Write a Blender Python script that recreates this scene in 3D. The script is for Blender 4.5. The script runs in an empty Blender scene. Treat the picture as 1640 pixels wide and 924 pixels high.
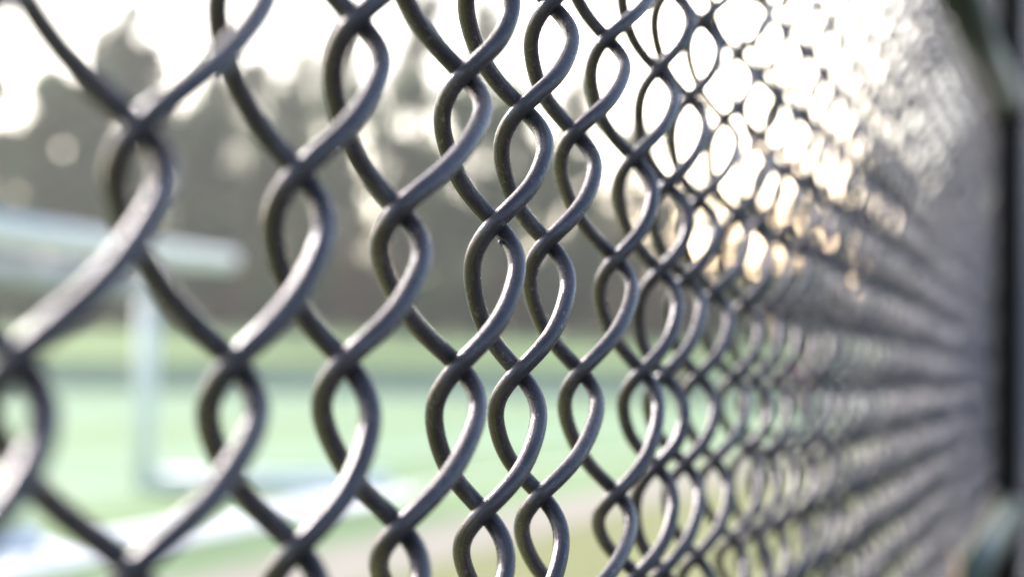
import bpy, bmesh, math, random
import numpy as np
from mathutils import Vector, Matrix

random.seed(7)
rng = np.random.default_rng(11)
scene = bpy.context.scene
col = scene.collection

# ------------------------------------------------------------------ camera numbers
PW, PH = 1640.0, 924.0
LENS = 69.5
F = PW * LENS / 36.0
ROLL = math.radians(1.0)
PITCH = math.atan(140.0 / F)
HC = 1.20                                   # camera height over the ground
CAM = Vector((0, 0, HC))
VX = 915.0 / F                              # heading of the fence line


def ray(px, py):
    """direction (y = 1) through a point of the photograph"""
    x, y = px - PW / 2, py - PH / 2
    c, s = math.cos(-ROLL), math.sin(-ROLL)
    x, y = x * c - y * s, x * s + y * c
    cy, sy = math.cos(PITCH), math.sin(PITCH)
    fy, fz = F * cy + y * sy, F * sy - y * cy
    return Vector((x / fy, 1.0, fz / fy))


def at(px, py, Y):
    return CAM + ray(px, py) * Y


def on_ground(px, py, h=0.0):
    r = ray(px, py)
    return CAM + r * ((h - HC) / r.z)


# ------------------------------------------------------------------ helpers
def link(o, parent=None):
    col.objects.link(o)
    if parent is not None:
        o.parent = parent
    return o


def empty(name, loc, label, cat, group=None):
    o = bpy.data.objects.new(name, None)
    o.empty_display_size = 0.1
    link(o)
    o.location = loc
    o['label'] = label
    o['category'] = cat
    if group:
        o['group'] = group
    return o


def mesh_obj(name, verts, faces, mat, parent=None, smooth=True, uv=None):
    me = bpy.data.meshes.new(name)
    verts = np.asarray(verts, dtype=np.float32)
    faces = np.asarray(faces, dtype=np.int32)
    n = faces.shape[1]
    me.vertices.add(len(verts))
    me.vertices.foreach_set('co', verts.ravel())
    me.loops.add(faces.size)
    me.loops.foreach_set('vertex_index', faces.ravel())
    me.polygons.add(len(faces))
    me.polygons.foreach_set('loop_start', np.arange(0, faces.size, n, dtype=np.int32))
    me.polygons.foreach_set('loop_total', np.full(len(faces), n, dtype=np.int32))
    if smooth:
        me.polygons.foreach_set('use_smooth', np.ones(len(faces), dtype=bool))
    if uv is not None:
        l = me.uv_layers.new(name='UVMap')
        l.data.foreach_set('uv', np.asarray(uv, dtype=np.float32).ravel())
    me.update(calc_edges=True)
    me.materials.append(mat)
    return link(bpy.data.objects.new(name, me), parent)


def bm_obj(name, bm, mat, parent=None, smooth=True):
    me = bpy.data.meshes.new(name)
    bmesh.ops.recalc_face_normals(bm, faces=bm.faces)
    bm.to_mesh(me)
    bm.free()
    for p in me.polygons:
        p.use_smooth = smooth
    me.materials.append(mat)
    return link(bpy.data.objects.new(name, me), parent)


def local(parent, p):
    return Vector(p) - parent.location


def tube(bm, pts, rads, sides=20, cap=True):
    """round bar through pts"""
    pts = [Vector(p) for p in pts]
    if not hasattr(rads, '__len__'):
        rads = [rads] * len(pts)
    rings = []
    ref = None
    for i, p in enumerate(pts):
        t = (pts[min(i + 1, len(pts) - 1)] - pts[max(i - 1, 0)]).normalized()
        if ref is None:
            ref = t.orthogonal().normalized()
        ref = (ref - t * ref.dot(t)).normalized()
        b = t.cross(ref)
        rings.append([bm.verts.new(p + (ref * math.cos(a) + b * math.sin(a)) * rads[i])
                      for a in (2 * math.pi * k / sides for k in range(sides))])
    for r0, r1 in zip(rings, rings[1:]):
        for k in range(sides):
            bm.faces.new((r0[k], r0[(k + 1) % sides], r1[(k + 1) % sides], r1[k]))
    if cap:
        bm.faces.new(rings[0][::-1])
        bm.faces.new(rings[-1])


def box(bm, c, sx, sy, sz, rot=None):
    m = Matrix.Translation(Vector(c)) @ (rot.to_4x4() if rot else Matrix.Identity(4)) @ Matrix.Diagonal((sx, sy, sz, 1))
    return bmesh.ops.create_cube(bm, size=1, matrix=m)['verts']


# ------------------------------------------------------------------ materials
def new_mat(name):
    m = bpy.data.materials.new(name)
    m.use_nodes = True
    nt = m.node_tree
    return m, nt, nt.nodes['Principled BSDF'], nt.nodes.new, nt.links.new


def noise_mat(name, c1, c2, scale, rough=0.8, detail=4, spec=0.3, bump=0.0, coords='Object', stretch=(1, 1, 1)):
    m, nt, b, N, L = new_mat(name)
    tc = N('ShaderNodeTexCoord')
    mp = N('ShaderNodeMapping')
    mp.inputs['Scale'].default_value = stretch
    L(tc.outputs[coords], mp.inputs[0])
    n = N('ShaderNodeTexNoise')
    n.inputs['Scale'].default_value = scale
    n.inputs['Detail'].default_value = detail
    L(mp.outputs[0], n.inputs['Vector'])
    r = N('ShaderNodeValToRGB')
    r.color_ramp.elements[0].position = 0.3
    r.color_ramp.elements[1].position = 0.7
    r.color_ramp.elements[0].color = (*c1, 1)
    r.color_ramp.elements[1].color = (*c2, 1)
    L(n.outputs['Fac'], r.inputs[0])
    L(r.outputs[0], b.inputs['Base Color'])
    b.inputs['Roughness'].default_value = rough
    b.inputs['Specular IOR Level'].default_value = spec
    if bump:
        bp = N('ShaderNodeBump')
        bp.inputs['Strength'].default_value = bump
        bp.inputs['Distance'].default_value = 0.01
        L(n.outputs['Fac'], bp.inputs['Height'])
        L(bp.outputs[0], b.inputs['Normal'])
    return m


def wire_material():
    """charcoal vinyl coat: drawing lines along the wire, scuffs and dust"""
    m, nt, b, N, L = new_mat('charcoal_vinyl_wire')
    uv = N('ShaderNodeUVMap')
    uv.uv_map = 'UVMap'

    def nz(scale, sx, sy, detail=3):
        mp = N('ShaderNodeMapping')
        mp.inputs['Scale'].default_value = (sx, sy, 1)
        L(uv.outputs[0], mp.inputs[0])
        n = N('ShaderNodeTexNoise')
        n.inputs['Scale'].default_value = scale
        n.inputs['Detail'].default_value = detail
        L(mp.outputs[0], n.inputs['Vector'])
        return n.outputs['Fac']
    lines = nz(1.0, 1500, 22)               # long streaks (u = metres round, v = metres along)
    blot = nz(1.0, 260, 120, 5)
    grain = nz(1.0, 2600, 1600, 2)
    r = N('ShaderNodeValToRGB')
    e = r.color_ramp.elements
    e[0].position, e[0].color = 0.35, (0.042, 0.036, 0.041, 1)
    e[1].position, e[1].color = 0.72, (0.078, 0.068, 0.076, 1)
    L(blot, r.inputs[0])
    spk = nz(1.0, 900, 380, 6)
    sr = N('ShaderNodeMapRange')
    sr.inputs['From Min'].default_value = 0.60
    sr.inputs['From Max'].default_value = 0.74
    L(spk, sr.inputs['Value'])
    wear = nz(1.0, 60, 25, 2)
    wr = N('ShaderNodeMapRange')
    wr.inputs['From Min'].default_value = 0.42
    wr.inputs['From Max'].default_value = 0.62
    L(wear, wr.inputs['Value'])
    sm = N('ShaderNodeMath'); sm.operation = 'MULTIPLY'
    L(sr.outputs[0], sm.inputs[0]); L(wr.outputs[0], sm.inputs[1])
    mixc = N('ShaderNodeMix'); mixc.data_type = 'RGBA'
    L(sm.outputs[0], mixc.inputs['Factor'])
    L(r.outputs[0], mixc.inputs['A'])
    mixc.inputs['B'].default_value = (0.26, 0.25, 0.25, 1)
    L(mixc.outputs['Result'], b.inputs['Base Color'])
    rr = N('ShaderNodeMapRange')
    rr.inputs['From Min'].default_value = 0.3
    rr.inputs['From Max'].default_value = 0.7
    rr.inputs['To Min'].default_value = 0.18
    rr.inputs['To Max'].default_value = 0.31
    L(blot, rr.inputs['Value'])
    L(rr.outputs[0], b.inputs['Roughness'])
    b.inputs['Metallic'].default_value = 0.4
    b.inputs['Specular IOR Level'].default_value = 0.7
    a1 = N('ShaderNodeMath'); a1.operation = 'MULTIPLY'; a1.inputs[1].default_value = 0.7
    L(grain, a1.inputs[0])
    a2 = N('ShaderNodeMath'); a2.operation = 'ADD'
    L(lines, a2.inputs[0]); L(a1.outputs[0], a2.inputs[1])
    bp = N('ShaderNodeBump')
    bp.inputs['Strength'].default_value = 0.4
    bp.inputs['Distance'].default_value = 0.0006
    L(a2.outputs[0], bp.inputs['Height'])
    L(bp.outputs[0], b.inputs['Normal'])
    return m


def leaf_mat(name, c, trans=0.35):
    m, nt, b, N, L = new_mat(name)
    geo = N('ShaderNodeNewGeometry')
    hs = N('ShaderNodeHueSaturation')
    hs.inputs['Color'].default_value = (*c, 1)
    mr = N('ShaderNodeMapRange')
    mr.inputs['To Min'].default_value = 0.55
    mr.inputs['To Max'].default_value = 1.5
    L(geo.outputs['Random Per Island'], mr.inputs['Value'])
    L(mr.outputs[0], hs.inputs['Value'])
    L(hs.outputs[0], b.inputs['Base Color'])
    b.inputs['Roughness'].default_value = 0.6
    b.inputs['Specular IOR Level'].default_value = 0.12
    tr = N('ShaderNodeBsdfTranslucent')
    L(hs.outputs[0], tr.inputs['Color'])
    mx = N('ShaderNodeMixShader')
    mx.inputs[0].default_value = trans
    L(b.outputs[0], mx.inputs[1])
    L(tr.outputs[0], mx.inputs[2])
    L(mx.outputs[0], nt.nodes['Material Output'].inputs['Surface'])
    return m


M = {}
M['wire'] = wire_material()
M['post'] = noise_mat('black_coated_steel', (0.005, 0.005, 0.006), (0.009, 0.009, 0.010), 60, 0.75, spec=0.08, bump=0.05)
M['brace'] = noise_mat('dark_green_steel', (0.018, 0.030, 0.012), (0.032, 0.046, 0.018), 40, 0.33, bump=0.05, spec=0.5)
M['goal'] = noise_mat('white_powder_coat', (0.80, 0.80, 0.80), (0.84, 0.84, 0.84), 12, 0.35)
M['verge'] = noise_mat('verge_grass', (0.135, 0.155, 0.045), (0.19, 0.19, 0.075), 3.0, 0.9, detail=8)
M['path'] = noise_mat('sandy_concrete', (0.22, 0.20, 0.16), (0.29, 0.265, 0.215), 5.0, 0.9, detail=8)
M['turf_a'] = noise_mat('turf_green', (0.115, 0.195, 0.075), (0.165, 0.25, 0.105), 0.35, 0.85, detail=8)
M['turf_b'] = noise_mat('turf_pale', (0.145, 0.235, 0.125), (0.195, 0.29, 0.17), 0.3, 0.85, detail=8)
M['turf_c'] = noise_mat('turf_mint', (0.120, 0.21, 0.11), (0.165, 0.265, 0.145), 0.2, 0.85, detail=8)
M['paint'] = noise_mat('line_paint', (0.70, 0.72, 0.72), (0.8, 0.8, 0.8), 9.0, 0.8)
M['ground'] = noise_mat('rough_grass', (0.11, 0.135, 0.05), (0.16, 0.18, 0.07), 0.4, 0.9, detail=8)
M['bank'] = noise_mat('bank_grass', (0.16, 0.235, 0.085), (0.20, 0.27, 0.105), 0.15, 0.9, detail=8)
M['wall'] = noise_mat('grey_blocks', (0.36, 0.40, 0.30), (0.44, 0.48, 0.37), 0.8, 0.9, detail=6)
M['bark'] = noise_mat('bark', (0.045, 0.037, 0.03), (0.09, 0.075, 0.06), 3, 0.9, bump=0.4)

# ------------------------------------------------------------------ camera
cam = bpy.data.cameras.new('camera')
cam.lens = LENS
cam.sensor_width = 36
cam.clip_start = 0.02
cam.clip_end = 4000
camo = bpy.data.objects.new('camera', cam)
col.objects.link(camo)
Rm = Matrix.Rotation(math.pi / 2 + PITCH, 3, 'X') @ Matrix.Rotation(ROLL, 3, 'Z')
camo.matrix_world = Matrix.Translation(CAM) @ Rm.to_4x4()
scene.camera = camo
cam.dof.use_dof = True
cam.dof.focus_distance = 0.525
cam.dof.aperture_fstop = 7.8
cam.dof.aperture_blades = 0

# ------------------------------------------------------------------ light
SUN_EL, SUN_AZ = math.radians(36.0), math.radians(-48.0)      # azimuth from +Y towards +X
world = bpy.data.worlds.new('World')
scene.world = world
world.use_nodes = True
wn = world.node_tree.nodes
sky = wn.new('ShaderNodeTexSky')
sky.sky_type = 'NISHITA'
sky.sun_disc = False
sky.sun_elevation = SUN_EL
sky.sun_rotation = SUN_AZ
sky.air_density = 1.0
sky.dust_density = 2.8
sky.ozone_density = 1.0
world.node_tree.links.new(sky.outputs[0], wn['Background'].inputs[0])
wn['Background'].inputs[1].default_value = 0.15
# warm glow lobes added to the sky low in front, brightest right of centre
wl = world.node_tree.links.new
wtc = wn.new('ShaderNodeTexCoord')


def glow_lobe(az, el, power, strength, color):
    az, el = math.radians(az), math.radians(el)
    dp = wn.new('ShaderNodeVectorMath'); dp.operation = 'DOT_PRODUCT'
    dp.inputs[1].default_value = (math.sin(az) * math.cos(el), math.cos(az) * math.cos(el), math.sin(el))
    wl(wtc.outputs['Generated'], dp.inputs[0])
    mx = wn.new('ShaderNodeMath'); mx.operation = 'MAXIMUM'; mx.inputs[1].default_value = 0.0
    wl(dp.outputs['Value'], mx.inputs[0])
    pw = wn.new('ShaderNodeMath'); pw.operation = 'POWER'; pw.inputs[1].default_value = power
    wl(mx.outputs[0], pw.inputs[0])
    bg = wn.new('ShaderNodeBackground')
    bg.inputs[0].default_value = (*color, 1)
    ml = wn.new('ShaderNodeMath'); ml.operation = 'MULTIPLY'; ml.inputs[1].default_value = strength
    wl(pw.outputs[0], ml.inputs[0])
    wl(ml.outputs[0], bg.inputs[1])
    return bg


acc = wn['Background']
for lobe in (glow_lobe(6.4, 10, 450, 4.5, (1.0, 0.84, 0.62)), glow_lobe(-6, 9, 16, 1.0, (1.0, 0.80, 0.56)),
             glow_lobe(7.3, 3.4, 900, 6.0, (1.0, 0.66, 0.36))):
    ad = wn.new('ShaderNodeAddShader')
    wl(acc.outputs[0], ad.inputs[0])
    wl(lobe.outputs[0], ad.inputs[1])
    acc = ad
wl(acc.outputs[0], wn['World Output'].inputs['Surface'])
sun = bpy.data.lights.new('sun', 'SUN')
sun.energy = 2.2
sun.angle = math.radians(10)
sun.color = (1.0, 0.96, 0.96)
suno = bpy.data.objects.new('sun', sun)
col.objects.link(suno)
sd = Vector((math.sin(SUN_AZ) * math.cos(SUN_EL), math.cos(SUN_AZ) * math.cos(SUN_EL), math.sin(SUN_EL)))
suno.rotation_euler = sd.to_track_quat('Z', 'Y').to_euler()
suno.location = sd * 50
vs = scene.view_settings
vs.view_transform = 'Standard'
vs.look = 'None'
vs.gamma = 1
vs.use_curve_mapping = False
vs.exposure = 1.55

# ------------------------------------------------------------------ fence frame of reference
TH = math.atan(VX)
D = Vector((math.sin(TH), math.cos(TH), 0))          # along the fence, away from the camera
NRM = Vector((math.cos(TH), -math.sin(TH), 0))       # out of the fence on its far-right (camera) side
# the camera stands on the side where the fence plane is to its left at depth 0
V = 0.070                                            # diamond height
KAP = 0.464
X0 = -F * V / (KAP * F)                              # fence crosses x = X0 at y = 0
P0 = Vector((X0, 0, 0))
XV = PW / 2 + 915


def fence_st(px, py):
    """photograph point -> (distance along the fence, height)"""
    r = ray(px, py)
    # X0 + VX*Y = r.x*Y
    Y = X0 / (r.x - VX)
    p = CAM + r * Y
    return (p - P0).dot(D), p.z


def fence_pt(s, h, d=0.0):
    return P0 + D * s + Vector((0, 0, h)) + NRM * d


# measured crossings: column index -> row -> point.  even columns carry rows B, Z; odd columns A, Y, C
KN = {
    0: {0: (25, 590), 2: (45, -190)}, 2: {0: (375, 590), 2: (392, -70)}, 4: {0: (552, 586), 2: (573, 39)}, 6: {0: (735, 592), 2: (745, 125)},
    8: {0: (830, 600), 2: (838, 177)}, 10: {0: (930, 598), 2: (922, 216)}, 12: {0: (1028, 597), 2: (1015, 256)},
    14: {0: (1063, 603), 2: (1070, 297)}, 16: {0: (1118, 603), 2: (1120, 321)}, 18: {0: (1175, 605)},
    1: {1: (225, 215)}, 3: {1: (480, 285), -1: (475, 885)}, 5: {1: (640, 342), -1: (640, 850)},
    7: {1: (794, 362), -1: (774, 824), 3: (779, -60)}, 9: {1: (877, 391), -1: (865, 796), 3: (883, 10)},
    11: {1: (987, 418), -1: (987, 792), 3: (974, 65)}, 13: {1: (1057, 436), 3: (1054, 115)},
    15: {1: (1099, 447), 3: (1105, 159)}, 17: {1: (1143, 470), 3: (1161, 193)}, 19: {1: (1193, 486), 3: (1219, 220)},
}
SB = F * V / KAP                       # depth = SB / u
HP = SB * 0.66e-4 / math.cos(TH)      # half pitch along the fence


def col_default(j):
    return SB * (5.89e-4 + 0.66e-4 * j) / math.cos(TH)


# base height of row 0 from the photograph
H0 = float(np.mean([fence_st(*KN[c][0])[1] for c in (2, 4, 6, 8, 10, 12)]))
ROWS = range(-33, 53)                  # half rows of V/2
HMIN, HMAX = 0.04, 3.0
meas = {}
for c, rows in KN.items():
    for r_, p in rows.items():
        meas[(c, r_)] = fence_st(*p)
colpos, coldh = {}, {}
for c in range(-5, 300):
    got = [meas[(c, r_)] for r_ in ROWS if (c, r_) in meas]
    if got:
        colpos[c] = float(np.mean([g[0] for g in got]))
        coldh[c] = float(np.mean([meas[(c, r_)][1] - (H0 + r_ * V / 2) for r_ in ROWS if (c, r_) in meas]))
    else:
        colpos[c] = col_default(c) + (random.uniform(-0.3, 0.3) * HP if c > 0 else 0)
        coldh[c] = random.uniform(-0.0025, 0.0025) * min(1, max(.4, c / 40))


def knot(c, r_):
    if (c, r_) in meas:
        return meas[(c, r_)]
    k = random.Random(c * 1000 + r_)
    s, h = colpos[c] + k.uniform(-1, 1) * HP * (.05 if c < 20 else .07), H0 + r_ * V / 2 + coldh[c] + k.uniform(-.0006, .0006)
    near = [(abs(q - r_), q) for q in (-1, 0, 1, 2, 3) if (c, q) in meas]
    if near and min(near)[0] <= 2:
        q = min(near)[1]
        s = 0.5 * s + 0.5 * meas[(c, q)][0]
    return s, h


WR = 0.00232                                        # wire radius with its coat
BD = 0.122 * V                                       # half depth of the spiral
knot_cache = {}


def kn(c, r_):
    if (c, r_) not in knot_cache:
        knot_cache[(c, r_)] = knot(c, r_)
    return knot_cache[(c, r_)]


def strand_path(j, seg):
    """centre line of spiral j: hooks left at column j, right at column j+1"""
    ext = []
    for r_ in reversed(ROWS):
        left = (r_ - j) % 2 == 0                     # column j carries rows of its own parity
        c = j if left else j + 1
        s, h = kn(c, r_)
        ext.append((s - WR * 1.02 if left else s + WR * 1.02, h, left))
    lo = [e for e in ext if HMIN <= e[1] <= HMAX]
    pts = []
    hs = [e[1] for e in lo]
    for i in range(len(lo) - 1):
        (s0, h0, left), (s1, h1, _) = lo[i], lo[i + 1]
        m0 = (hs[i + 1] - hs[i - 1]) / 2 if i > 0 else h1 - h0
        m1 = (hs[i + 2] - hs[i]) / 2 if i + 2 < len(hs) else h1 - h0
        for k in range(seg + (1 if i == len(lo) - 2 else 0)):
            t = k / seg
            ph = math.pi * t
            e = 0.05
            w = 0.5 - 0.5 * (math.cos(ph) + e * math.cos(3 * ph)) / (1 + e)
            g = 0.06
            dd = BD * (math.sin(ph) + g * math.sin(3 * ph)) / (1 - g)
            if left:                                 # leaving a left hook the wire goes behind
                dd = -dd
            h = (2*t**3-3*t*t+1)*h0 + (t**3-2*t*t+t)*m0 + (-2*t**3+3*t*t)*h1 + (t**3-t*t)*m1
            pts.append(fence_pt(s0 + (s1 - s0) * w, h, dd))
    return np.array([tuple(p) for p in pts])


def sweep(P, rad, sides):
    T = np.gradient(P, axis=0)
    T /= np.linalg.norm(T, axis=1)[:, None]
    up = np.array([0.3, -1.0, 0.0])
    n1 = up - T * (T @ up)[:, None]
    n1 /= np.linalg.norm(n1, axis=1)[:, None]
    n2 = np.cross(T, n1)
    a = np.linspace(0, 2 * np.pi, sides, endpoint=False)
    Vt = P[:, None, :] + rad * (n1[:, None, :] * np.cos(a)[None, :, None] + n2[:, None, :] * np.sin(a)[None, :, None])
    n = len(P)
    i = np.arange(n - 1)[:, None] * sides
    k = np.arange(sides)[None, :]
    k2 = (k + 1) % sides
    Fc = np.stack([i + k, i + k2, i + sides + k2, i + sides + k], axis=-1).reshape(-1, 4)
    L = np.concatenate([[0], np.cumsum(np.linalg.norm(np.diff(P, axis=0), axis=1))])
    u0 = (a * rad)[None, :].repeat(n - 1, 0)
    u1 = ((a + 2 * np.pi / sides) * rad)[None, :].repeat(n - 1, 0)
    v0 = L[:-1, None].repeat(sides, 1)
    v1 = L[1:, None].repeat(sides, 1)
    UV = np.stack([np.stack([u0, v0], -1), np.stack([u1, v0], -1), np.stack([u1, v1], -1), np.stack([u0, v1], -1)], 2).reshape(-1, 2)
    return Vt.reshape(-1, 3), Fc, UV


fence = empty('chain_link_fence', fence_pt(0.9, 0),
              'charcoal coated chain-link fence running from the left foreground to the dark post', 'fence')
FO = np.array(fence.location)
J0, JN, JEND = -3, 97, 262
for j in range(J0, JN):
    fine = j < 26
    Vt, Fc, UV = sweep(strand_path(j, 20 if fine else 12), WR, 24 if fine else 12)
    UV = UV + np.array([0.0, j * 3.17])
    mesh_obj('wire_strand', Vt - FO, Fc, M['wire'], fence, uv=UV)
VV, FF, UU, off = [], [], [], 0
for j in range(JN, JEND):
    Vt, Fc, UV = sweep(strand_path(j, 7), WR, 8)
    VV.append(Vt - FO); FF.append(Fc + off); UU.append(UV + np.array([0.0, j * 3.17])); off += len(Vt)
far = mesh_obj('wire_strand', np.concatenate(VV), np.concatenate(FF), M['wire'], fence, uv=np.concatenate(UU))
far['kind'] = 'stuff'

# end post with its cap, ties and brace pipes
PR = 0.0225
sp = 3.05 / math.cos(TH)
pc = fence_pt(sp, 0, BD + WR + PR + 0.001)
bm = bmesh.new()
tube(bm, [pc + Vector((0, 0, 0.0)) - Vector(FO), pc + Vector((0, 0, 3.06)) - Vector(FO)], PR, 32)
post = bm_obj('post', bm, M['post'], fence)
bm = bmesh.new()
o = pc - Vector(FO)
tube(bm, [o + Vector((0, 0, z)) for z in (3.045, 3.06, 3.085, 3.10, 3.107)], [PR + .004, PR + .004, PR * .9, PR * .5, .003], 32)
bm_obj('post_cap', bm, M['post'], post)
bm = bmesh.new()
tube(bm, [o, o + Vector((0, 0, 0.03)), o + Vector((0, 0, 0.05))], [0.11, 0.10, 0.05], 24)
bm_obj('post_footing', bm, M['path'], post)


def brace(p1, p2, ext):
    p1, p2 = Vector(p1) - Vector(FO), Vector(p2) - Vector(FO)
    dvec = (p2 - p1).normalized()
    bm = bmesh.new()
    tube(bm, [p1, p2 + dvec * ext], 0.0215, 28)
    b = bm_obj('brace_pipe', bm, M['brace'], fence)
    bm = bmesh.new()
    c = Vector((o.x, o.y, p1.z))
    tube(bm, [c - Vector((0, 0, 0.022)), c + Vector((0, 0, 0.022))], PR + 0.004, 32)
    tube(bm, [p1 - dvec * 0.01, p1 + dvec * 0.05], 0.0245, 28)
    bm_obj('brace_clamp', bm, M['post'], b)
    return b


brace(at(1618, 172, 3.02), at(1530, -20, 2.04), 0.12)
brace(at(1616, 812, 3.02), at(1535, 950, 2.15), 0.12)

# a torn burr of coating at one crossing
s_, h_ = kn(7, 1)
bm = bmesh.new()
bc = fence_pt(s_, h_, 0) - Vector(FO)
for (ds, dh, ln, an) in ((.0030, -.0030, .0042, .6), (.0012, -.0046, .0036, -.5), (-.0008, -.0052, .0030, -1.3)):
    a = bc + D * ds + NRM * .0015 + Vector((0, 0, dh + .001))
    e = NRM * math.cos(an) * ln + D * math.sin(an) * ln * .6 + Vector((0, 0, -.4 * ln))
    tube(bm, [a, a + e * .55 + Vector((0, 0, .0005)), a + e], [.00075, .0005, .00012], 6)
bm_obj('wire_burr', bm, M['wire'], fence)

# a dry leaf caught in the mesh
M['dry'] = noise_mat('dry_leaf', (0.42, 0.25, 0.15), (0.55, 0.36, 0.24), 120, 0.6)
ls, lh = fence_st(1500, 912)
lc = fence_pt(ls, lh, BD + WR + 0.004)
bm = bmesh.new()
lo_ = []
for side in (0, 0.0006):
    ring = []
    for k in range(17):
        t = k / 16
        wd = 0.011 * math.sin(math.pi * min(1, t * 1.02)) ** .8 * (1 + .12 * math.sin(t * 28))
        y = -0.021 + 0.042 * t
        ring.append([bm.verts.new(D * (x * 0.6) * wd * 2 + NRM * (abs(x) * .004 + side + .004 * math.sin(t * 3)) + (D * .3 + Vector((0, 0, .95))) * y) for x in (-1, -.5, 0, .5, 1)])
    for a, b_ in zip(ring, ring[1:]):
        for i in range(4):
            bm.faces.new((a[i], a[i + 1], b_[i + 1], b_[i]))
dl = bm_obj('dry_leaf', bm, M['dry'])
dl.location = lc
dl['label'] = 'pale peach dry leaf caught in the blurred mesh at the bottom right'
dl['category'] = 'leaf'

# ------------------------------------------------------------------ ground, laid out along the fence


def strip(name, q0, q1, z, mat, s0=-60, s1=112, kind='structure', ns=60, nq=2):
    """band between two distances q behind the fence"""
    vs_, fs = [], []
    for i in range(ns + 1):
        for k in range(nq + 1):
            s = s0 + (s1 - s0) * i / ns
            q = q0 + (q1 - q0) * k / nq
            p = P0 + D * s - NRM * q
            vs_.append((p.x, p.y, z))
    w = nq + 1
    for i in range(ns):
        for k in range(nq):
            fs.append((i * w + k, i * w + k + 1, (i + 1) * w + k + 1, (i + 1) * w + k))
    o = mesh_obj(name, vs_, fs, mat, smooth=False)
    o['kind'] = kind
    return o


bm = bmesh.new()
g = 2600
f = [bm.verts.new((x, y, -0.012)) for x, y in ((-g, -g), (g, -g), (g, g), (-g, g))]
bm.faces.new(f)
gr = bm_obj('ground', bm, M['ground'])
gr['kind'] = 'structure'
strip('verge', -0.1, 3.80, -0.004, M['verge'])
M['neutral_grey'] = noise_mat('neutral_grey_ground', (0.07, 0.07, 0.075), (0.10, 0.10, 0.105), 25, 0.9, detail=8)
strip('unseen_grey_ground', -8, -0.1, -0.002, M['neutral_grey'])  # unseen camera-side ground, added so the wires reflect neutral grey
strip('path', 3.80, 4.85, 0.0, M['path'])
strip('turf_pitch', 4.85, 8.4, 0.0, M['turf_a'])
strip('turf_pitch', 8.4, 14.6, 0.0, M['turf_b'])
strip('turf_pitch', 14.6, 19.0, 0.0, M['turf_a'])
strip('turf_pitch', 19.0, 27.0, 0.0, M['turf_b'])
strip('turf_pitch', 27.0, 100.0, 0.0, M['turf_c'])
strip('touchline', 6.6, 6.72, 0.004, M['paint'], s0=-60, s1=100)
strip('goal_line', 6.72, 70, 0.004, M['paint'], s0=18.4, s1=18.52, ns=4)

# bank behind the far end of the pitch
Y_END = 112.0
bm = bmesh.new()
prof = [(Y_END + 0.2, -0.5), (Y_END + 0.2, 1.35), (Y_END + 8, 2.2), (Y_END + 18, 3.7), (Y_END + 30, 4.6), (Y_END + 60, 5.2), (Y_END + 120, 5.6)]
xs_ = [-160 + 8 * i for i in range(41)]
grid = [[bm.verts.new((x, y + (0.6 * math.sin(x * .05) if i > 1 else 0), z + (0.25 * math.sin(x * .11 + i) if i > 1 else 0))) for i, (y, z) in enumerate(prof)] for x in xs_]
for a, b_ in zip(grid, grid[1:]):
    for i in range(len(prof) - 1):
        bm.faces.new((a[i], b_[i], b_[i + 1], a[i + 1]))
bk = bm_obj('grass_bank', bm, M['bank'])
bk['kind'] = 'structure'

# low wall at the foot of the bank
w = empty('retaining_wall', (0, Y_END, 0), 'low grey wall along the far end of the pitch below the grass bank', 'wall')
bm = bmesh.new()
for i in range(40):
    box(bm, (-156 + 8 * i, 0, 0.62), 7.98, 0.36, 1.24)
bm_obj('wall_panel', bm, M['wall'], w, smooth=False)
bm = bmesh.new()
for i in range(40):
    box(bm, (-156 + 8 * i, -0.02, 1.30), 7.99, 0.46, 0.115)
bm_obj('coping', bm, M['wall'], w, smooth=False)

# ------------------------------------------------------------------ goal
GR = 0.10
gb = on_ground(230, 785)
gdir = Vector((-0.25, -0.968, 0)).normalized()
corner = on_ground(625, 790)
GH = 2.44
goal = empty('football_goal', (gb.x, gb.y, 0), 'white portable football goal on the turf behind the near left of the fence', 'goal')
G0 = goal.location


def bar(name, pts, rad=GR, parent=goal, mat='goal'):
    bm = bmesh.new()
    tube(bm, [Vector(p) - G0 for p in pts], rad, 24)
    return bm_obj(name, bm, M[mat], parent)


GW = 7.32
zc = GH - GR
top0 = Vector((gb.x, gb.y, zc))
bar('goal_post', [(gb.x, gb.y, 0.0), (gb.x, gb.y, zc)])
nearp = Vector((gb.x, gb.y, 0)) + gdir * GW
bar('goal_post', [(nearp.x, nearp.y, 0.0), (nearp.x, nearp.y, zc)])
bar('crossbar', [top0, top0 + gdir * GW])
rear_top = at(372, 405, gb.y + 0.3)
rear_top.z = zc - 0.02
bar('side_bar', [top0, rear_top])
rear_near = rear_top + gdir * GW
bar('side_bar', [top0 + gdir * GW, rear_near])
bar('rear_top_bar', [rear_top, rear_near], GR * .8)
cg = Vector((corner.x, corner.y, GR))
bar('ground_bar', [(gb.x, gb.y, GR), cg])
bar('ground_bar', [(nearp.x, nearp.y, GR), cg + gdir * GW])
M['net'] = noise_mat('grey_netting', (0.42, 0.41, 0.43), (0.55, 0.54, 0.56), 30, 0.9, bump=0.4)
r = np.random.default_rng(21)
bm = bmesh.new()
npts = [top0 + gdir * (GW * k / 40) + Vector((r.uniform(-.02, .02), 0, -.27 + r.uniform(-.02, .02) - .05 * math.sin(k * math.pi / 5) ** 2)) for k in range(41)]
tube(bm, [p - G0 for p in npts], [.10 + r.uniform(-.02, .03) for _ in npts], 12)
for k in range(0, 41, 5):                       # ties up to the crossbar
    tube(bm, [npts[k] - G0, top0 + gdir * (GW * k / 40) - G0], .008, 6)
bm_obj('gathered_net', bm, M['net'], goal)
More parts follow.
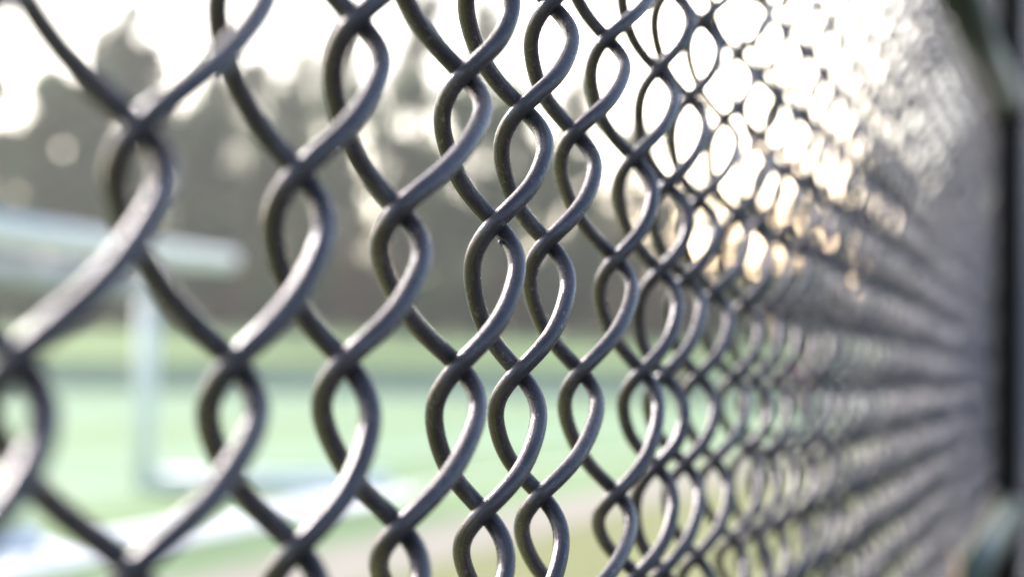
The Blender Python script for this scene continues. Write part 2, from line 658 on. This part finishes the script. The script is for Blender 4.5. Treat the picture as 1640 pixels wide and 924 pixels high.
# broad white strip painted along the rear of the goal area
a0, a1 = on_ground(628, 786), on_ground(-60, 915)
dv = (a1 - a0).normalized()
sd_ = Vector((-dv.y, dv.x, 0))
wv = [a0 - sd_ * .4, a0 + sd_ * .4, a1 + dv * 2 + sd_ * .4, a1 + dv * 2 - sd_ * .4]
ps = mesh_obj('painted_strip', [(p.x, p.y, 0.008) for p in wv], [(0, 1, 2, 3)], M['paint'], smooth=False)
ps['kind'] = 'structure'

# ------------------------------------------------------------------ trees


def leaves(n, blobs, size, r):
    """n leaf-clump faces spread through the given ellipsoids (centre, radii)"""
    wts = np.array([b[1][0] * b[1][1] * b[1][2] for b in blobs]) ** 0.67
    pick = r.choice(len(blobs), n, p=wts / wts.sum())
    C = np.array([b[0] for b in blobs])[pick]
    R = np.array([b[1] for b in blobs])[pick]
    d = r.normal(size=(n, 3))
    d /= np.linalg.norm(d, axis=1)[:, None]
    rad = r.uniform(0.25, 1.0, n) ** 0.5 * (1 + 0.12 * r.normal(size=n))
    c = C + d * R * rad[:, None]
    a = r.normal(size=(n, 3)); a /= np.linalg.norm(a, axis=1)[:, None]
    b = np.cross(a, r.normal(size=(n, 3))); b /= np.linalg.norm(b, axis=1)[:, None]
    s = size * r.uniform(0.5, 1.3, n)[:, None]
    q = np.stack([c - a * s, c - b * s * .55 + a * s * .1, c + a * s, c + b * s * .55 + a * s * .1], 1)
    return q.reshape(-1, 3), np.arange(4 * n).reshape(n, 4)


def tree(name, label, base, height, width, n, mat, kind, r, group, leaf=0.42):
    t = empty(name, base, label, 'tree', group)
    bm = bmesh.new()
    tr = height * 0.016 + 0.08
    lean = Vector((r.uniform(-.04, .04), r.uniform(-.04, .04), 1))
    tube(bm, [lean * (height * k) for k in (0, .03, .25, .5, .75, .93)], [tr * 1.5, tr * 1.1, tr * .85, tr * .6, tr * .35, tr * .08], 10)
    for k in range(11):
        z = height * (0.25 + 0.06 * k)
        a = k * 2.4 + r.uniform(-.4, .4)
        l = width * r.uniform(.5, .85) * (1 - 0.06 * k if kind == 'cone' else 1 - .04 * abs(k - 5))
        d = Vector((math.cos(a), math.sin(a), .35 if kind != 'cone' else .05))
        p0 = lean * z
        tube(bm, [p0, p0 + d * l * .5 + Vector((0, 0, .03 * l)), p0 + d * l], [tr * .32, tr * .2, tr * .05], 6)
    bm_obj('trunk', bm, M['bark'], t)
    blobs = []
    if kind == 'cone':
        for k in range(34):
            f_ = r.uniform(.10, .99)
            w_ = width * (1.06 - f_) ** .55
            a = r.uniform(0, 2 * math.pi)
            rr = w_ * .62
            blobs.append(((lean.x * height * f_ + math.cos(a) * rr, math.sin(a) * rr, height * f_),
                          (w_ * .45 + .25, w_ * .45 + .25, height * .045 + .2)))
    else:
        for k in range(26):
            f_ = r.uniform(.20, .97)
            w_ = width * math.sin(math.pi * (0.12 + .8 * f_)) ** .6
            a = r.uniform(0, 2 * math.pi)
            rr = w_ * r.uniform(.3, .75)
            blobs.append(((lean.x * height * f_ + math.cos(a) * rr, math.sin(a) * rr, height * f_),
                          (width * r.uniform(.2, .36), width * r.uniform(.2, .36), height * r.uniform(.05, .1))))
    v, f_ = leaves(n, blobs, leaf, r)
    mesh_obj('crown', v, f_, M[mat], t, smooth=False)
    return t


M['fir'] = leaf_mat('fir_needles', (0.048, 0.094, 0.038), 0.40)
M['leaf'] = leaf_mat('broad_leaves', (0.074, 0.120, 0.045), 0.50)
M['thin'] = leaf_mat('spring_leaves', (0.12, 0.115, 0.06), 0.45)
M['pale'] = leaf_mat('pale_spring_leaves', (0.12, 0.118, 0.075), 0.6)
M['rust'] = leaf_mat('rust_leaves', (0.12, 0.075, 0.04), 0.4)
M['pink'] = leaf_mat('pink_blossom', (0.45, 0.10, 0.20), 0.3)


def bank_z(y):
    pr = prof[1:]
    for (y0, z0), (y1, z1) in zip(pr, pr[1:]):
        if y0 <= y <= y1:
            return z0 + (z1 - z0) * (y - y0) / (y1 - y0)
    return pr[-1][1]


# px of the trunk, px y of the top, half width in px, depth, leaves, kind
TREES = [
    (-60, 95, 130, 150, 7000, 'fir', 'round', 'dark dense broad tree at the far left end of the wood'),
    (75, 100, 105, 142, 7500, 'fir', 'round', 'dark rounded tree left of the tall pointed fir'),
    (222, 5, 105, 146, 8000, 'fir', 'cone', 'tall pointed dark fir rising above the goal'),
    (330, 105, 70, 141, 4500, 'fir', 'cone', 'lower dark fir just right of the tall pointed fir'),
    (150, 110, 75, 139, 4200, 'fir', 'round', 'dark low tree filling the gap left of the pointed fir'),
    (305, 130, 65, 153, 3600, 'leaf', 'round', 'olive tree filling the gap right of the pointed fir'),
    (420, 115, 85, 152, 3600, 'leaf', 'round', 'loose olive tree with bright sky gaps right of the goal'),
    (468, 40, 60, 158, 1500, 'thin', 'cone', 'thin tall see-through conifer behind the loose olive tree'),
    (545, 130, 85, 144, 3800, 'leaf', 'round', 'olive rounded tree left of the middle of the wood'),
    (640, 105, 80, 150, 3600, 'leaf', 'round', 'taller olive tree in the middle of the wood'),
    (735, 140, 85, 143, 4200, 'leaf', 'round', 'mid green rounded tree right of the middle of the wood'),
    (830, 120, 80, 151, 3600, 'leaf', 'round', 'taller mid green tree behind the sharpest wires'),
    (920, 190, 80, 145, 3600, 'leaf', 'round', 'shorter mid green tree seen left of the sun glow'),
    (385, 35, 84, 166, 1500, 'pale', 'round', 'tall pale see-through tree above the loose olive tree'),
    (520, 25, 84, 168, 1600, 'pale', 'round', 'tall pale see-through tree behind the left olive rounded tree'),
    (655, -15, 84, 164, 1700, 'pale', 'round', 'tallest pale see-through tree, behind the taller olive tree'),
    (790, 15, 84, 169, 1600, 'pale', 'round', 'tall pale see-through tree above the sharpest wires'),
    (905, 60, 62, 165, 1400, 'pale', 'round', 'tall pale see-through tree just left of the sun glow'),
    (140, 45, 60, 166, 1300, 'pale', 'round', 'tall pale see-through tree left of the pointed fir'),
    (1010, 200, 75, 150, 2600, 'thin', 'round', 'thin yellowish tree at the left edge of the sun glow'),
    (1100, 285, 75, 144, 2200, 'thin', 'round', 'low thin yellowish tree under the sun glow'),
    (1200, 310, 85, 150, 1300, 'thin', 'round', 'low thin yellowish tree with bright holes beneath the brightest sky'),
    (1310, 290, 90, 146, 2600, 'thin', 'round', 'thin tree behind the dense wires right of the sun glow'),
    (1430, 250, 95, 152, 3000, 'leaf', 'round', 'olive tree behind the dense wires towards the dark post'),
    (1560, 200, 110, 148, 3600, 'leaf', 'round', 'olive tree behind the dark fence post'),
    (1700, 160, 110, 150, 4000, 'fir', 'round', 'dark tree beyond the right end of the fence view'),
]
for i, (px, ty, hw, dep, n, mat, kind, lab) in enumerate(TREES):
    r = np.random.default_rng(100 + i)
    bz = bank_z(dep)
    p = at(px, 500, dep)
    top = at(px, ty, dep).z
    n = int(n * {'fir': 1.45, 'leaf': 1.05, 'thin': 1.5, 'pale': 3.0}[mat])
    lf = 0.30 if mat in ('pale', 'thin') else 0.42
    tree('conifer' if kind == 'cone' else 'leafy_tree', lab, (p.x, dep, bz - .1), top - bz, hw / F * dep, n, mat, kind, r,
         'trees of the wood beyond the pitch', lf)

# understorey bushes, along the top of the bank
r = np.random.default_rng(5)
BUSH = [(-20, 'fir'), (60, 'fir'), (140, 'leaf'), (215, 'fir'), (300, 'fir'), (385, 'rust'), (450, 'fir'), (520, 'fir'), (590, 'rust'),
        (660, 'fir'), (730, 'fir'), (800, 'rust'), (870, 'fir'), (940, 'fir'), (1010, 'rust'), (1085, 'rust'), (1160, 'leaf'),
        (1240, 'fir'), (1320, 'fir'), (1410, 'leaf'), (1500, 'fir'), (1590, 'fir')]
BUSH_LABEL = [
    'dark green bush at the far left edge of the bank top',
    'dark green bush on the bank below the dark rounded tree',
    'olive bush on the bank left of the pointed fir',
    'dark green bush at the foot of the tall pointed fir',
    'dark green bush above the middle of the goal crossbar',
    'rusty brown bush just right of the crossbar end',
    'dark green bush right of the rusty bush beside the crossbar',
    'dark green bush below the thin see-through conifer',
    'rusty brown bush under the rounded olive tree left of the middle',
    'dark green bush under the taller olive tree in the middle',
    'dark green bush under the mid green rounded tree',
    'rusty brown bush behind the sharpest wires',
    'dark green bush just right of the sharpest wires',
    'dark green bush under the shorter mid green tree',
    'rusty brown bush at the left edge of the sun glow',
    'rusty brown bush right beneath the left part of the sun glow',
    'olive bush above the small rusty shrub under the sun glow',
    'dark green bush left above the pink flowering shrub',
    'dark green bush right above the pink flowering shrub',
    'olive bush behind the dense wires left of the dry leaf',
    'dark green bush straight above the dry leaf',
    'dark green bush behind the dark fence post']
for i, (px, mat) in enumerate(BUSH):
    dep = 134 + r.uniform(-2, 4)
    bz = bank_z(dep)
    p = at(px, 500, dep)
    h = at(px, 425 + r.uniform(-35, 30), dep).z - bz
    wd = 55 / F * dep
    lab = BUSH_LABEL[i]
    t = empty('bush', (p.x, dep, bz - .1), lab, 'bush', 'bushes on top of the grass bank')
    bl = [((r.uniform(-.7, .7) * wd, r.uniform(-.5, .5) * wd, h * r.uniform(.12, .8)), (wd * .42, wd * .42, h * .24)) for _ in range(12)]
    v, f_ = leaves(1500, bl, 0.34, r)
    mesh_obj('foliage', v, f_, M[mat], t, smooth=False)
    bm = bmesh.new()
    for k in range(5):
        e = Vector((r.uniform(-.5, .5) * wd, r.uniform(-.4, .4) * wd, h * .7))
        tube(bm, [Vector((0, 0, 0)), e * .5 + Vector((0, 0, h * .12)), e], [.09, .06, .02], 6)
    bm_obj('stem', bm, M['bark'], t)

for px, y, lab in ((1287, 577, 'small pink flowering shrub at the far end of the pitch'),
                   (1100, 592, 'small rusty shrub at the far end of the pitch, left of the pink one')):
    p = at(px, y, Y_END - 2.5)
    h = p.z + 0.25
    t = empty('flowering_shrub', (p.x, p.y, 0), lab, 'shrub', 'flowering shrubs at the far end of the pitch')
    bl = [((r.uniform(-.6, .6), r.uniform(-.4, .4), h * r.uniform(.3, .9)), (.45, .45, h * .2)) for _ in range(9)]
    v, f_ = leaves(1400, bl, 0.16, r)
    mesh_obj('blossom', v, f_, M['pink'] if px > 1200 else M['rust'], t, smooth=False)
    bm = bmesh.new()
    for k in range(5):
        e = Vector((r.uniform(-.5, .5), r.uniform(-.3, .3), h * .8))
        tube(bm, [Vector((0, 0, 0)), e * .5, e], [.04, .03, .01], 6)
    bm_obj('stem', bm, M['bark'], t)

# far wood behind, one mass
r = np.random.default_rng(9)
bl = []
for k in range(150):
    x = -110 + 240 * k / 149
    h = 9.5 + 3 * math.sin(k * .7) + r.uniform(-2, 2) - (5 if 20 < x < 75 else 0)
    bl.append(((x, 185 + r.uniform(-8, 8), 5 + h * .5), (4, 4, h * .55)))
v, f_ = leaves(26000, bl, 0.75, r)
fw = mesh_obj('far_wood', v, f_, M['fir'], smooth=False)
fw['kind'] = 'stuff'
fw['label'] = 'dim mass of woodland behind the row of trees'
fw['category'] = 'woodland'

# ------------------------------------------------------------------ added veil: scattering volume that lifts the dark trees like lens glare
bm = bmesh.new()
box(bm, (0, 100, 22), 420, 320, 50)
hz = bpy.data.materials.new('veil_haze')
hz.use_nodes = True
hn = hz.node_tree
hn.nodes.remove(hn.nodes['Principled BSDF'])
pv = hn.nodes.new('ShaderNodeVolumePrincipled')
pv.inputs['Color'].default_value = (0.98, 0.98, 0.92, 1)
pv.inputs['Density'].default_value = 0.0006
pv.inputs['Anisotropy'].default_value = 0.45
hn.links.new(pv.outputs[0], hn.nodes['Material Output'].inputs['Volume'])
ho = bm_obj('veil_haze_box', bm, hz, smooth=False)
ho['kind'] = 'stuff'

scene.cycles.use_denoising = True
scene.cycles.max_bounces = 6
scene.cycles.transparent_max_bounces = 8
